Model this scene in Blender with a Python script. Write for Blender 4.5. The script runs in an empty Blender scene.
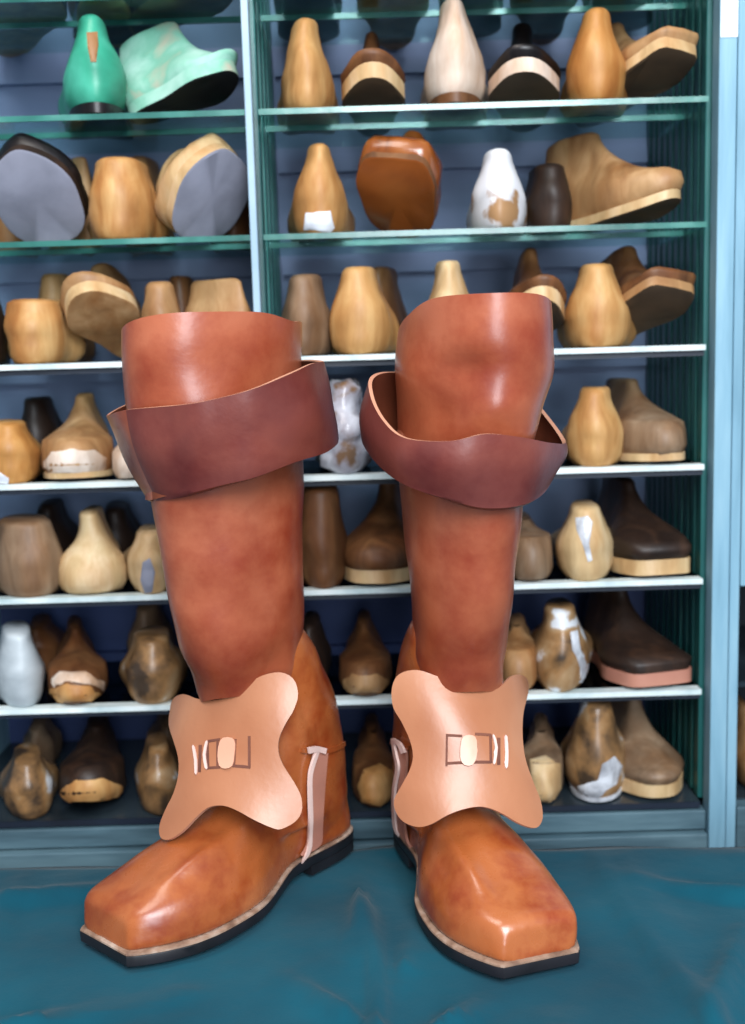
import bpy, bmesh, math, random
from mathutils import Vector, Matrix, Euler
from mathutils.bvhtree import BVHTree
from mathutils.geometry import delaunay_2d_cdt
from mathutils import noise as mnoise

random.seed(7)
SC = bpy.context.scene
COL = SC.collection
PI = math.pi

# ---------------------------------------------------------------- camera maths
F, HC, PIT, ROLL = 1120.0, 0.447, math.radians(8.0), 0.0294
cp, sp = math.cos(PIT), math.sin(PIT)
FW = Vector((0, cp, -sp)); _r = Vector((1, 0, 0)); _u = Vector((0, sp, cp))
RT = _r*math.cos(ROLL) - _u*math.sin(ROLL)
UP = _r*math.sin(ROLL) + _u*math.cos(ROLL)
EYE = Vector((0, 0, HC))
def ray(px, py):
    return FW + RT*((px-372.5)/F) - UP*((py-512)/F)
def Py(px, py, y):
    d = ray(px, py); return EYE + d*(y/d.y)
def Pz(px, py, z=0.0):
    d = ray(px, py); return EYE + d*((z-HC)/d.z)

# ---------------------------------------------------------------- materials
def new_mat(name):
    m = bpy.data.materials.new(name); m.use_nodes = True
    nt = m.node_tree; b = nt.nodes['Principled BSDF']
    return m, nt, b
def lin(c):
    return tuple((x/12.92 if x <= .04045 else ((x+.055)/1.055)**2.4) for x in [v/255 for v in c]) + (1,)
def ramp(nt, stops):
    r = nt.nodes.new('ShaderNodeValToRGB'); e = r.color_ramp.elements
    while len(e) > 1: e.remove(e[-1])
    e[0].position = stops[0][0]; e[0].color = lin(stops[0][1])
    for p, c in stops[1:]:
        n = e.new(p); n.color = lin(c)
    return r
def noise_mat(name, stops, scale=8, stretch=(1, 1, 1), rough=.5, bump=.1, bscale=60, detail=4, spec=.5, coat=0, rnd=False, metallic=0, dist=.3, bdist=.002):
    m, nt, b = new_mat(name)
    tc = nt.nodes.new('ShaderNodeTexCoord'); mp = nt.nodes.new('ShaderNodeMapping')
    mp.inputs['Scale'].default_value = stretch
    nt.links.new(tc.outputs['Object'], mp.inputs['Vector'])
    if rnd:
        oi = nt.nodes.new('ShaderNodeObjectInfo'); vm = nt.nodes.new('ShaderNodeVectorMath'); vm.operation = 'SCALE'
        cb = nt.nodes.new('ShaderNodeCombineXYZ')
        for k in range(3): nt.links.new(oi.outputs['Random'], cb.inputs[k])
        nt.links.new(cb.outputs[0], vm.inputs[0]); vm.inputs['Scale'].default_value = 37
        nt.links.new(vm.outputs[0], mp.inputs['Location'])
    n = nt.nodes.new('ShaderNodeTexNoise'); n.inputs['Scale'].default_value = scale
    n.inputs['Detail'].default_value = detail; n.inputs['Distortion'].default_value = dist
    nt.links.new(mp.outputs[0], n.inputs['Vector'])
    r = ramp(nt, stops); nt.links.new(n.outputs['Fac'], r.inputs[0])
    nt.links.new(r.outputs[0], b.inputs['Base Color'])
    b.inputs['Roughness'].default_value = rough
    b.inputs['Specular IOR Level'].default_value = spec
    b.inputs['Coat Weight'].default_value = coat; b.inputs['Coat Roughness'].default_value = .25
    b.inputs['Metallic'].default_value = metallic
    if bump:
        n2 = nt.nodes.new('ShaderNodeTexNoise'); n2.inputs['Scale'].default_value = bscale; n2.inputs['Detail'].default_value = 3
        nt.links.new(mp.outputs[0], n2.inputs['Vector'])
        bp = nt.nodes.new('ShaderNodeBump'); bp.inputs['Strength'].default_value = bump; bp.inputs['Distance'].default_value = bdist
        nt.links.new(n2.outputs['Fac'], bp.inputs['Height']); nt.links.new(bp.outputs[0], b.inputs['Normal'])
    return m

def blotch(m, lo, scale, fac=1.0, p0=.36, p1=.60, tint=(150, 96, 60)):
    nt = m.node_tree; b = nt.nodes['Principled BSDF']; src = b.inputs['Base Color'].links[0].from_socket
    mp = nt.nodes['Mapping']
    n = nt.nodes.new('ShaderNodeTexNoise'); n.inputs['Scale'].default_value = scale; n.inputs['Detail'].default_value = 5; n.inputs['Roughness'].default_value = .62
    nt.links.new(mp.outputs[0], n.inputs['Vector'])
    r = ramp(nt, [(p0, tuple(int(255*lo*t/150) if lo*t/150 < 1 else 255 for t in tint)), (p1, (255, 255, 255))])
    nt.links.new(n.outputs['Fac'], r.inputs[0])
    mx = nt.nodes.new('ShaderNodeMix'); mx.data_type = 'RGBA'; mx.blend_type = 'MULTIPLY'; mx.inputs[0].default_value = fac
    nt.links.new(src, mx.inputs[6]); nt.links.new(r.outputs[0], mx.inputs[7]); nt.links.new(mx.outputs[2], b.inputs['Base Color'])
    mr = nt.nodes.new('ShaderNodeMapRange'); mr.inputs[3].default_value = b.inputs['Roughness'].default_value+.2; mr.inputs[4].default_value = b.inputs['Roughness'].default_value-.08
    nt.links.new(n.outputs['Fac'], mr.inputs[0]); nt.links.new(mr.outputs[0], b.inputs['Roughness'])
    return m
def wood(name, a, b, c, rough=.45, spec=.4):
    mid = lambda p, q, t: tuple(int(p[k]+(q[k]-p[k])*t) for k in range(3))
    m = noise_mat(name, [(.3, mid(a, b, .45)), (.5, b), (.7, mid(b, c, .8))], scale=22, stretch=(1.8, 1.8, .5), rough=rough, bump=.14, bscale=70, rnd=True, spec=spec, dist=.8)
    return blotch(m, .84, 13, .8, .34, .66, (150, 124, 98))
M = {}
M['honey'] = wood('honey_wood', (150, 104, 56), (196, 152, 96), (222, 186, 130))
M['golden'] = wood('golden_wood', (138, 90, 42), (190, 138, 76), (214, 170, 108))
M['pale'] = wood('pale_wood', (170, 140, 98), (212, 186, 142), (232, 212, 176))
M['tan'] = wood('tan_wood', (126, 92, 58), (172, 134, 92), (200, 164, 122))
M['cream'] = wood('cream_wood', (176, 156, 138), (220, 204, 190), (236, 226, 216))
M['brown'] = wood('brown_wood', (66, 42, 26), (108, 72, 44), (140, 98, 62))
M['greybrown'] = wood('greyish_brown_wood', (92, 74, 58), (132, 110, 88), (160, 138, 114))
M['dark'] = wood('dark_wood', (26, 19, 17), (46, 34, 28), (72, 52, 40))
M['black'] = wood('black_painted_wood', (12, 12, 14), (24, 22, 26), (40, 36, 40), rough=.3)
M['varnish'] = wood('varnished_wood', (96, 50, 20), (150, 86, 40), (180, 120, 70), rough=.15, spec=.7)
M['green'] = noise_mat('green_painted_wood', [(.3, (34, 110, 88)), (.5, (58, 160, 130)), (.7, (92, 196, 168))], scale=12, rough=.4, rnd=True)
M['sage'] = noise_mat('worn_sage_paint', [(.35, (180, 170, 150)), (.5, (120, 178, 156)), (.7, (170, 208, 194))], scale=20, rough=.5, rnd=True)
M['white_paint'] = noise_mat('chipped_white_paint', [(.4, (168, 128, 88)), (.45, (232, 232, 236)), (.8, (246, 248, 252))], scale=16, rough=.4, rnd=True)
M['whitegrey'] = noise_mat('white_grey_paint', [(.3, (150, 160, 166)), (.6, (196, 204, 208))], scale=16, rough=.5, rnd=True)
M['silvered'] = noise_mat('wood_with_silver_flecks', [(.36, (66, 52, 40)), (.52, (150, 112, 72)), (.62, (170, 140, 104)), (.67, (215, 218, 222))], scale=26, rough=.35, rnd=True)
M['sole_grey'] = noise_mat('grey_sole_leather', [(.3, (120, 122, 136)), (.7, (146, 148, 164))], scale=22, rough=.7, rnd=True)
M['sole_dark'] = noise_mat('dark_sole_leather', [(.3, (56, 44, 34)), (.7, (98, 76, 56))], scale=18, rough=.6, rnd=True)
M['sole_black'] = noise_mat('black_sole_rubber', [(.3, (10, 11, 13)), (.7, (24, 24, 28))], scale=18, rough=.5)
M['sole_brown'] = noise_mat('shiny_brown_sole', [(.3, (104, 50, 18)), (.7, (150, 82, 36))], scale=14, rough=.25, rnd=True)
M['plastic'] = noise_mat('crumpled_white_plastic', [(.36, (120, 92, 70)), (.46, (160, 156, 164)), (.8, (214, 216, 224))], scale=34, rough=.25, bump=.8, bscale=90, rnd=True)
M['silver'] = noise_mat('silver_tape', [(.3, (150, 152, 158)), (.7, (225, 228, 234))], scale=60, rough=.3, bump=.6, bscale=150)
M['white_patch'] = noise_mat('white_filler', [(.3, (200, 204, 214)), (.7, (232, 234, 240))], scale=40, rough=.6)

def leather(name, stops, rough, coat, scale=9):
    return noise_mat(name, stops, scale=scale, rough=rough, bump=.10, bscale=170, coat=coat, detail=3, spec=.5)
M['leather'] = leather('tan_upper_leather', [(.3, (140, 70, 32)), (.5, (168, 90, 45)), (.72, (188, 113, 68))], .24, .5)
blotch(M['leather'], .85, 26, .8, .32, .55, (140, 86, 56))
M['shaft'] = leather('reddish_shaft_leather', [(.3, (146, 72, 44)), (.5, (168, 88, 58)), (.72, (186, 110, 80))], .28, .35, scale=7)
blotch(M['shaft'], .85, 14, .8, .34, .58, (140, 92, 80))
M['cuff'] = leather('mauve_brown_cuff_leather', [(.3, (94, 46, 42)), (.5, (116, 57, 50)), (.72, (138, 70, 56))], .36, .15)
blotch(M['cuff'], .85, 14, .8, .34, .58, (140, 100, 104))
M['spur'] = leather('pale_peach_leather', [(.3, (166, 105, 72)), (.5, (180, 120, 86)), (.72, (193, 137, 103))], .36, .12)
M['tab'] = leather('light_tab_leather', [(.3, (214, 156, 128)), (.7, (228, 176, 148))], .38, .1)
M['edge'] = leather('raw_leather_edge', [(.3, (186, 128, 102)), (.7, (214, 160, 130))], .6, 0)
M['inner'] = leather('boot_lining', [(.3, (96, 44, 24)), (.7, (126, 62, 36))], .6, 0)
M['strap'] = leather('mauve_strap_leather', [(.3, (170, 110, 92)), (.7, (200, 142, 120))], .5, 0)
M['lace'] = leather('pale_lace', [(.3, (226, 190, 178)), (.7, (242, 214, 204))], .5, 0)
M['slot'] = noise_mat('dark_slot_thread', [(.3, (92, 50, 38)), (.7, (128, 76, 56))], scale=30, rough=.8)
M['welt'] = noise_mat('welt_stitching', [(.3, (96, 68, 54)), (.5, (150, 120, 100)), (.8, (196, 176, 160))], scale=60, rough=.6, bump=.3, bscale=300)
M['outsole'] = noise_mat('dark_outsole', [(.3, (16, 15, 18)), (.7, (34, 32, 38))], scale=20, rough=.45)

M['post'] = noise_mat('pale_blue_painted_wood', [(.25, (98, 140, 160)), (.5, (122, 164, 184)), (.8, (146, 184, 200))], scale=9, stretch=(6, 6, .7), rough=.55, bump=.15)
M['rail'] = noise_mat('worn_blue_grey_rail', [(.25, (44, 66, 76)), (.5, (74, 102, 114)), (.8, (106, 136, 146))], scale=9, stretch=(.8, 5, 5), rough=.6, bump=.2)
M['divider'] = noise_mat('white_painted_strip', [(.3, (144, 172, 190)), (.7, (176, 200, 214))], scale=9, rough=.4)
M['teal'] = noise_mat('teal_painted_rib', [(.25, (18, 58, 58)), (.5, (34, 92, 90)), (.8, (62, 128, 122))], scale=10, stretch=(1, 14, .3), rough=.3, bump=.1)
M['teal_dark'] = noise_mat('dark_teal_groove', [(.3, (8, 28, 30)), (.7, (16, 46, 48))], scale=10, rough=.6)
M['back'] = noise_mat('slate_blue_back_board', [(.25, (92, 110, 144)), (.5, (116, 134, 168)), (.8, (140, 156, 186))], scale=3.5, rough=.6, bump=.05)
M['back_shaded'] = noise_mat('shade_painted_back_board', [(.25, (26, 40, 74)), (.5, (40, 60, 108)), (.8, (56, 80, 134))], scale=3.5, rough=.6, bump=.05)  # deeper blue paints in the shade behind the lower shelves
M['plinth'] = noise_mat('dark_cabinet_interior', [(.3, (14, 22, 30)), (.7, (24, 36, 48))], scale=6, rough=.7)
M['under'] = noise_mat('dark_shelf_strip', [(.3, (12, 20, 32)), (.7, (26, 38, 56))], scale=10, rough=.5)
M['edge_white'] = noise_mat('white_shelf_edge', [(.3, (176, 196, 198)), (.55, (216, 228, 228)), (.8, (240, 246, 244))], scale=26, rough=.35)
M['edge_green'] = noise_mat('green_glass_edge', [(.3, (30, 88, 80)), (.5, (60, 124, 114)), (.75, (120, 176, 166))], scale=13, stretch=(1, 1, 1), rough=.2, spec=.8)
M['shelf_top'] = noise_mat('shade_darkened_shelf_top', [(.3, (22, 30, 36)), (.7, (52, 64, 72))], scale=10, rough=.25)  # dark colour carries the shade of the lowest shelf
M['sticker'] = noise_mat('white_sticker', [(.3, (226, 238, 240)), (.7, (246, 252, 252))], scale=20, rough=.6, bump=0)
M['ink'] = noise_mat('faded_grey_ink', [(.3, (188, 200, 202)), (.7, (206, 216, 216))], scale=20, rough=.8, bump=0)
def glass_mat(name='green_tinted_glass', tint=(.80, .91, .90, 1)):
    m, nt, b = new_mat(name)
    nt.nodes.remove(b); out = nt.nodes['Material Output']
    tr = nt.nodes.new('ShaderNodeBsdfTransparent'); tr.inputs[0].default_value = tint
    gl = nt.nodes.new('ShaderNodeBsdfGlossy'); gl.inputs['Roughness'].default_value = .06; gl.inputs[0].default_value = (.75, .95, .92, 1)
    fr = nt.nodes.new('ShaderNodeFresnel'); fr.inputs[0].default_value = 1.5
    mx = nt.nodes.new('ShaderNodeMixShader')
    ml = nt.nodes.new('ShaderNodeMath'); ml.operation = 'MULTIPLY'; ml.inputs[1].default_value = .22
    nt.links.new(fr.outputs[0], ml.inputs[0]); nt.links.new(ml.outputs[0], mx.inputs[0]); nt.links.new(tr.outputs[0], mx.inputs[1]); nt.links.new(gl.outputs[0], mx.inputs[2])
    nt.links.new(mx.outputs[0], out.inputs[0])
    return m
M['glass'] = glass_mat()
M['glass_shaded'] = glass_mat('shade_darkened_glass', (.20, .26, .30, 1))  # dark tint dims the lower rows, shade put into the glass colour
def cloth_mat():
    m, nt, b = new_mat('teal_cotton_cloth')
    tc = nt.nodes.new('ShaderNodeTexCoord')
    n = nt.nodes.new('ShaderNodeTexNoise'); n.inputs['Scale'].default_value = 5; n.inputs['Detail'].default_value = 5
    nt.links.new(tc.outputs['Object'], n.inputs['Vector'])
    r = ramp(nt, [(.3, (2, 58, 74)), (.5, (4, 73, 90)), (.75, (8, 89, 107))]); nt.links.new(n.outputs['Fac'], r.inputs[0])
    nt.links.new(r.outputs[0], b.inputs['Base Color'])
    b.inputs['Roughness'].default_value = .85; b.inputs['Specular IOR Level'].default_value = .15
    b.inputs['Sheen Weight'].default_value = .1
    w = nt.nodes.new('ShaderNodeTexNoise'); w.inputs['Scale'].default_value = 420
    nt.links.new(tc.outputs['Object'], w.inputs['Vector'])
    n3 = nt.nodes.new('ShaderNodeTexNoise'); n3.inputs['Scale'].default_value = 26; n3.inputs['Detail'].default_value = 2
    nt.links.new(tc.outputs['Object'], n3.inputs['Vector'])
    b1 = nt.nodes.new('ShaderNodeBump'); b1.inputs['Strength'].default_value = .35; b1.inputs['Distance'].default_value = .0006
    b2 = nt.nodes.new('ShaderNodeBump'); b2.inputs['Strength'].default_value = .35; b2.inputs['Distance'].default_value = .006
    nt.links.new(w.outputs['Fac'], b1.inputs['Height']); nt.links.new(n3.outputs['Fac'], b2.inputs['Height'])
    nt.links.new(b1.outputs[0], b2.inputs['Normal']); nt.links.new(b2.outputs[0], b.inputs['Normal'])
    return m
M['cloth'] = cloth_mat()
M['floor'] = noise_mat('worn_brown_floor', [(.3, (70, 58, 48)), (.7, (100, 86, 72))], scale=3, rough=.7)
M['wall'] = noise_mat('grey_plaster_wall', [(.3, (120, 122, 124)), (.7, (140, 142, 144))], scale=3, rough=.9)
M['tablewood'] = noise_mat('table_wood', [(.3, (84, 56, 34)), (.7, (120, 84, 54))], scale=6, rough=.6)

# ---------------------------------------------------------------- object helpers
def wloc(o):
    v = Vector((0, 0, 0))
    while o: v += o.location; o = o.parent
    return v
def thing(name, loc, label, cat, group=None):
    o = bpy.data.objects.new(name, None); COL.objects.link(o); o.empty_display_size = .02
    o.location = loc; tag(o, label, cat, group); return o
def tag(o, label=None, cat=None, group=None, kind=None):
    if label: o['label'] = label
    if cat: o['category'] = cat
    if group: o['group'] = group
    if kind: o['kind'] = kind
    return o
def mesh_obj(name, verts, faces, mats, parent=None, mat_idx=None, smooth=True, label=None):
    """verts in world coordinates (or the unrotated parent's frame plus its location)"""
    off = wloc(parent) if parent else Vector((0, 0, 0))
    me = bpy.data.meshes.new(name)
    me.from_pydata([tuple(Vector(v)-off) for v in verts], [], faces)
    if not isinstance(mats, (list, tuple)): mats = [mats]
    for m in mats: me.materials.append(m)
    if mat_idx: me.polygons.foreach_set('material_index', mat_idx)
    me.polygons.foreach_set('use_smooth', [smooth]*len(me.polygons))
    bm = bmesh.new(); bm.from_mesh(me); bmesh.ops.recalc_face_normals(bm, faces=bm.faces[:]); bm.to_mesh(me); bm.free()
    if not smooth:
        me.polygons.foreach_set('use_smooth', [True]*len(me.polygons)); me.set_sharp_from_angle(angle=math.radians(35))
    me.update()
    o = bpy.data.objects.new(name, me); COL.objects.link(o)
    if parent: o.parent = parent
    if label: o['label'] = label
    return o
def boxes(name, lst, mat, parent=None, bevel=.0, label=None):
    bm = bmesh.new(); off = wloc(parent) if parent else Vector((0, 0, 0))
    for (a, b) in lst:
        r = bmesh.ops.create_cube(bm, size=1)
        for v in r['verts']:
            v.co = Vector([a[i] + (v.co[i]+.5)*(b[i]-a[i]) for i in range(3)]) - off
    if bevel: bmesh.ops.bevel(bm, geom=bm.edges[:], offset=bevel, segments=2, affect='EDGES', profile=.5)
    me = bpy.data.meshes.new(name); bm.to_mesh(me); bm.free(); me.materials.append(mat)
    o = bpy.data.objects.new(name, me); COL.objects.link(o)
    if parent: o.parent = parent
    if label: o['label'] = label
    return o
def apply_mods(o):
    dg = bpy.context.evaluated_depsgraph_get(); dg.update()
    ev = o.evaluated_get(dg); me = bpy.data.meshes.new_from_object(ev)
    o.modifiers.clear(); o.data = me
    return o
def cr(pts, n, closed=False):
    """catmull-rom through vectors"""
    pts = [Vector(p) for p in pts]; N = len(pts); out = []
    segs = N if closed else N-1
    for i in range(segs):
        if closed: p0, p1, p2, p3 = pts[i-1], pts[i], pts[(i+1) % N], pts[(i+2) % N]
        else: p0, p1, p2, p3 = pts[max(i-1, 0)], pts[i], pts[i+1], pts[min(i+2, N-1)]
        for k in range(n):
            t = k/n
            out.append(.5*((2*p1) + (p2-p0)*t + (2*p0-5*p1+4*p2-p3)*t*t + (3*p1-p0-3*p2+p3)*t**3))
    if not closed: out.append(pts[-1].copy())
    return out
def smoothstep(a, b, x):
    t = min(1, max(0, (x-a)/(b-a))); return t*t*(3-2*t)
def interp(tab, x):
    """smooth piecewise interpolation of rows (x, a, b, ...)"""
    if x <= tab[0][0]: return list(tab[0][1:])
    if x >= tab[-1][0]: return list(tab[-1][1:])
    for i in range(len(tab)-1):
        if tab[i][0] <= x <= tab[i+1][0]:
            t = (x-tab[i][0])/(tab[i+1][0]-tab[i][0])
            res = []
            for k in range(1, len(tab[0])):
                p1, p2 = tab[i][k], tab[i+1][k]; h = tab[i+1][0]-tab[i][0]
                m1 = (tab[i+1][k]-tab[i-1][k])/(tab[i+1][0]-tab[i-1][0])*h if i > 0 else (p2-p1)
                m2 = (tab[i+2][k]-tab[i][k])/(tab[i+2][0]-tab[i][0])*h if i+2 < len(tab) else (p2-p1)
                res.append((2*t**3-3*t*t+1)*p1 + (t**3-2*t*t+t)*m1 + (-2*t**3+3*t*t)*p2 + (t**3-t*t)*m2)
            return res
def loft(rings, cap0=True, cap1=True):
    V = []; Fc = []; n = len(rings[0])
    for r in rings: V += [Vector(p) for p in r]
    for i in range(len(rings)-1):
        for j in range(n):
            a = i*n+j; b = i*n+(j+1) % n
            Fc.append((a, b, b+n, a+n))
    if cap0:
        c = sum((Vector(p) for p in rings[0]), Vector())/n; V.append(c); k = len(V)-1
        for j in range(n): Fc.append((k, (j+1) % n, j))
    if cap1:
        c = sum((Vector(p) for p in rings[-1]), Vector())/n; V.append(c); k = len(V)-1; b = (len(rings)-1)*n
        for j in range(n): Fc.append((k, b+j, b+(j+1) % n))
    return V, Fc

# ================================================================ SETTING
boxes_floor = boxes('floor', [((-2.2, -1.6, -.80), (2.2, 2.0, -.76))], M['floor']); tag(boxes_floor, 'worn brown floor under the table', 'floor', kind='structure')
w = boxes('wall_back', [((-2.2, 1.60, -.76), (2.2, 1.66, 2.0))], M['wall']); tag(w, 'grey plaster wall behind the shelving', 'wall', kind='structure')

# ---------------------------------------------------------------- table and cloth
tb = thing('work_table', (0, .60, -.76), 'wooden table hidden under the teal cloth, carrying the boots', 'table')
boxes('tabletop', [((-.80, .235, -.036), (.80, .955, -.010))], M['tablewood'], tb, .002)
for sx in (-1, 1):
    for y in (.27, .91):
        boxes('leg', [((sx*.76-.022, y-.022, -.76), (sx*.76+.022, y+.022, -.036))], M['tablewood'], tb, .002)

def cloth():
    nx, ny = 240, 170
    V = []; Fc = []
    x0, x1 = -.83, .83
    folds = [ # crease: x at back, x at front, height, width
        (-.022, .010, .0050, .006), (.012, -.03, -.002, .014), (-.16, -.20, .0016, .02), (.19, .26, .0022, .008), (.22, .20, .0014, .016),
        (-.32, -.26, .002, .012), (.33, .38, .002, .012), (.10, .13, .0018, .010)]
    for j in range(ny+1):
        t = j/ny
        for i in range(nx+1):
            x = x0 + (x1-x0)*i/nx
            yb = .962 + .020*math.exp(-(x/.14)**2) + .003*math.sin(x*9+.6) + .003*math.sin(x*31)
            # path: hang behind (t<.12), over the top, hang in front (t>.82)
            if t < .12:
                y = yb + .006 + .003*math.sin(x*40); z = -.13*(1-t/.12)-.004
            elif t > .82:
                y = .225 - .008 + .01*math.sin(x*23); z = -.30*(t-.82)/.18 - .004
            else:
                s = (t-.12)/.70; y = yb + (.228-yb)*s; z = -.0045
                e = min(1, (yb-y)/.02)*min(1, (y-.23)/.03); e = max(e, 0)
                zz = .0050*mnoise.noise(Vector((x*11, y*8, 1))) + .0016*mnoise.noise(Vector((x*23, y*15, 5)))
                for (xb, xf, h, wd) in folds:
                    xc = xb + (xf-xb)*s + .006*math.sin(s*9+xb*50)
                    zz += h*max(0, 1-abs(x-xc)/(wd*1.7))*(.35+.65*abs(math.sin(s*5+xb*30)))*3.6
                # diagonal wrinkles in the foreground
                for (cx, cy, ang, ln, wd, h) in ((.06, .72, .7, .06, .006, .0045), (-.02, .70, -.9, .06, .007, .004), (.24, .74, 1.1, .07, .007, .003), (-.24, .72, .3, .08, .008, .003), (.30, .86, -.5, .07, .008, .003), (.02, .80, 1.3, .06, .006, .003), (-.02, .86, 1.5, .05, .005, .003), (-.30, .90, .2, .08, .01, .002)):
                    dx, dy = x-cx, y-cy
                    u = dx*math.cos(ang)+dy*math.sin(ang); v = -dx*math.sin(ang)+dy*math.cos(ang)
                    zz += 4.2*h*math.exp(-(u/ln)**2)*max(0, 1-abs(v)/(wd*1.8))
                # pressed flat near the boots
                for (ax, ay, bx, by) in ((-.046, .983, -.205, .80), (.034, .994, .104, .775)):
                    tt = max(0, min(1, ((x-ax)*(bx-ax)+(y-ay)*(by-ay))/((bx-ax)**2+(by-ay)**2)))
                    d = math.hypot(x-ax-(bx-ax)*tt, y-ay-(by-ay)*tt)
                    if d < .085: zz = min(zz, .0035*smoothstep(.045, .085, d)+.0002) if d < .085 else zz
                z += zz*e if zz > 0 else zz*e*.6
                z = max(z, -.0085)
            V.append((x, y, z))
    for j in range(ny):
        for i in range(nx):
            a = j*(nx+1)+i; Fc.append((a, a+1, a+nx+2, a+nx+1))
    o = mesh_obj('tablecloth', V, Fc, M['cloth'])
    tag(o, 'creased teal cotton cloth spread over the table under the boots', 'tablecloth')
    return o
cloth()

# ---------------------------------------------------------------- cabinet
YF = 1.10; YBK = 1.345
SZ = [.786, .679, .5635, .447, .330, .215, .1005, -.019]
XD = -.1055; XR = .3335; XL = -.46
cab = thing('shelving_cabinet', (-.06, 1.22, -.76), 'blue painted display cabinet with glass shelves full of shoe lasts', 'cabinet')
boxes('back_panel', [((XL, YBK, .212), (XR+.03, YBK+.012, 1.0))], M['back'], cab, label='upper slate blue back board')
boxes('back_panel', [((XL, YBK, -.76), (XR+.03, YBK+.012, .212))], M['back_shaded'], cab, label='lower back board, deeper blue painted in for shade')
boxes('side_panel', [((XL-.02, YF, -.76), (XL, YBK, 1.0))], M['post'], cab)
boxes('side_panel', [((XR+.002, YF+.004, -.76), (XR+.012, YBK, 1.0))], M['teal_dark'], cab)
boxes('ribbed_lining', [((XR-.004, YF+.012+k*.0235, -.02), (XR+.003, YF+.012+k*.0235+.016, .99)) for k in range(10)], M['teal'], cab, .0015)
boxes('divider', [((XD-.0035, YF-.004, -.02), (XD+.0035, YF+.012, .99))], M['divider'], cab, .001, label='pale strip on the edge of the divider')
boxes('divider_panel', [((XD-.002, YF+.012, -.02), (XD+.002, YBK, .99))], M['teal_dark'], cab)
boxes('divider_lining', [((XD+.001, YF+.014+k*.045, -.02), (XD+.008, YF+.014+k*.045+.018, .99)) for k in range(5)], M['teal'], cab, .0015)
boxes('face_post', [((XR+.001, YF-.012, -.76), (.3515, YF+.01, 1.0))], M['post'], cab, .0012)
boxes('face_post', [((.3525, YF-.010, -.76), (.3625, YF+.01, 1.0))], M['post'], cab, .0012)
boxes('bottom_rail', [((XL-.02, YF-.004, -.047), (XR, YF+.012, -.027))], M['rail'], cab, .0012)
boxes('bottom_rail', [((XL-.02, YF-.012, -.115), (XR, YF+.012, -.049))], M['rail'], cab, .0015)
boxes('base_panel', [((XL-.02, YF, -.76), (XR, YF+.015, -.116))], M['plinth'], cab)
boxes('top_panel', [((XL-.02, YF, 1.0), (XR+.03, YBK+.012, 1.02))], M['post'], cab)
for (xa, xb) in ((XL, XD-.004), (XD+.009, XR-.005)):
    for r, z in enumerate(SZ):
        if r == 7:
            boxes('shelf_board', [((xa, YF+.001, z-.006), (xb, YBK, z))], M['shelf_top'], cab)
            boxes('shelf_edge', [((xa, YF-.001, z-.006), (xb, YF+.001, z))], M['under'], cab)
            continue
        sh = boxes('glass_shelf', [((xa, YF+.0015, z-.005), (xb, YF+.080, z)), ((xa, YF+.084, z-.005), (xb, YBK-.070, z))], M['glass'] if r < 4 else M['glass_shaded'], cab)
        boxes('shelf_edge', [((xa, YF-.001, z-.005), (xb, YF+(.0015 if r < 4 else .014), z+.0003))] + ([((xa, YF+.080, z-.005), (xb, YF+.084, z+.0003))] if r < 4 else []),
              M['edge_green'] if r < 3 else M['edge_white'], sh, label='pale polished front edge of the shelf')
        if r >= 3:
            boxes('shelf_dark_strip', [((xa, YF+.004, z-.0105), (xb, YF+.012, z-.005))], M['under'], sh)  # dark strip below the shelf front
        # ledge on the back board
        boxes('back_ledge', [((xa, YBK-.012, z-.022), (xb, YBK, z-.005))], M['back'] if r < 5 else M['back_shaded'], cab)
st = boxes('sticker', [((.3352, YF-.0128, .7285), (.3512, YF-.0121, .79))], M['sticker'], cab, label='white sticker with faded grey marks')
boxes('faded_mark', [((.3425, YF-.0131, .7555), (.3455, YF-.0128, .7575)), ((.3435, YF-.0131, .7425), (.3465, YF-.0128, .7445))] + [((.338+.0006*k, YF-.0131, .747+.0014*k), (.3395+.0006*k, YF-.0128, .7486+.0014*k)) for k in range(5)], M['ink'], st)

# neighbour cabinet sliver on the right
nb = thing('neighbouring_cabinet', (.55, 1.22, -.76), 'next blue cabinet at the right edge, only its side strip seen', 'cabinet')
boxes('back_panel', [((.364, YBK, -.76), (.80, YBK+.012, 1.0))], M['plinth'], nb)
boxes('face_board', [((.3635, YF-.009, .208), (.80, YF+.01, 1.0))], M['post'], nb, .0012)
boxes('bottom_rail', [((.3635, YF-.010, -.76), (.80, YF+.01, -.022))], M['rail'], nb, .0012)
boxes('shelf_board', [((.364, YF+.011, -.028), (.80, YBK, -.021)), ((.364, YF+.011, .0985), (.80, YBK, .104))], M['shelf_top'], nb)

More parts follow.
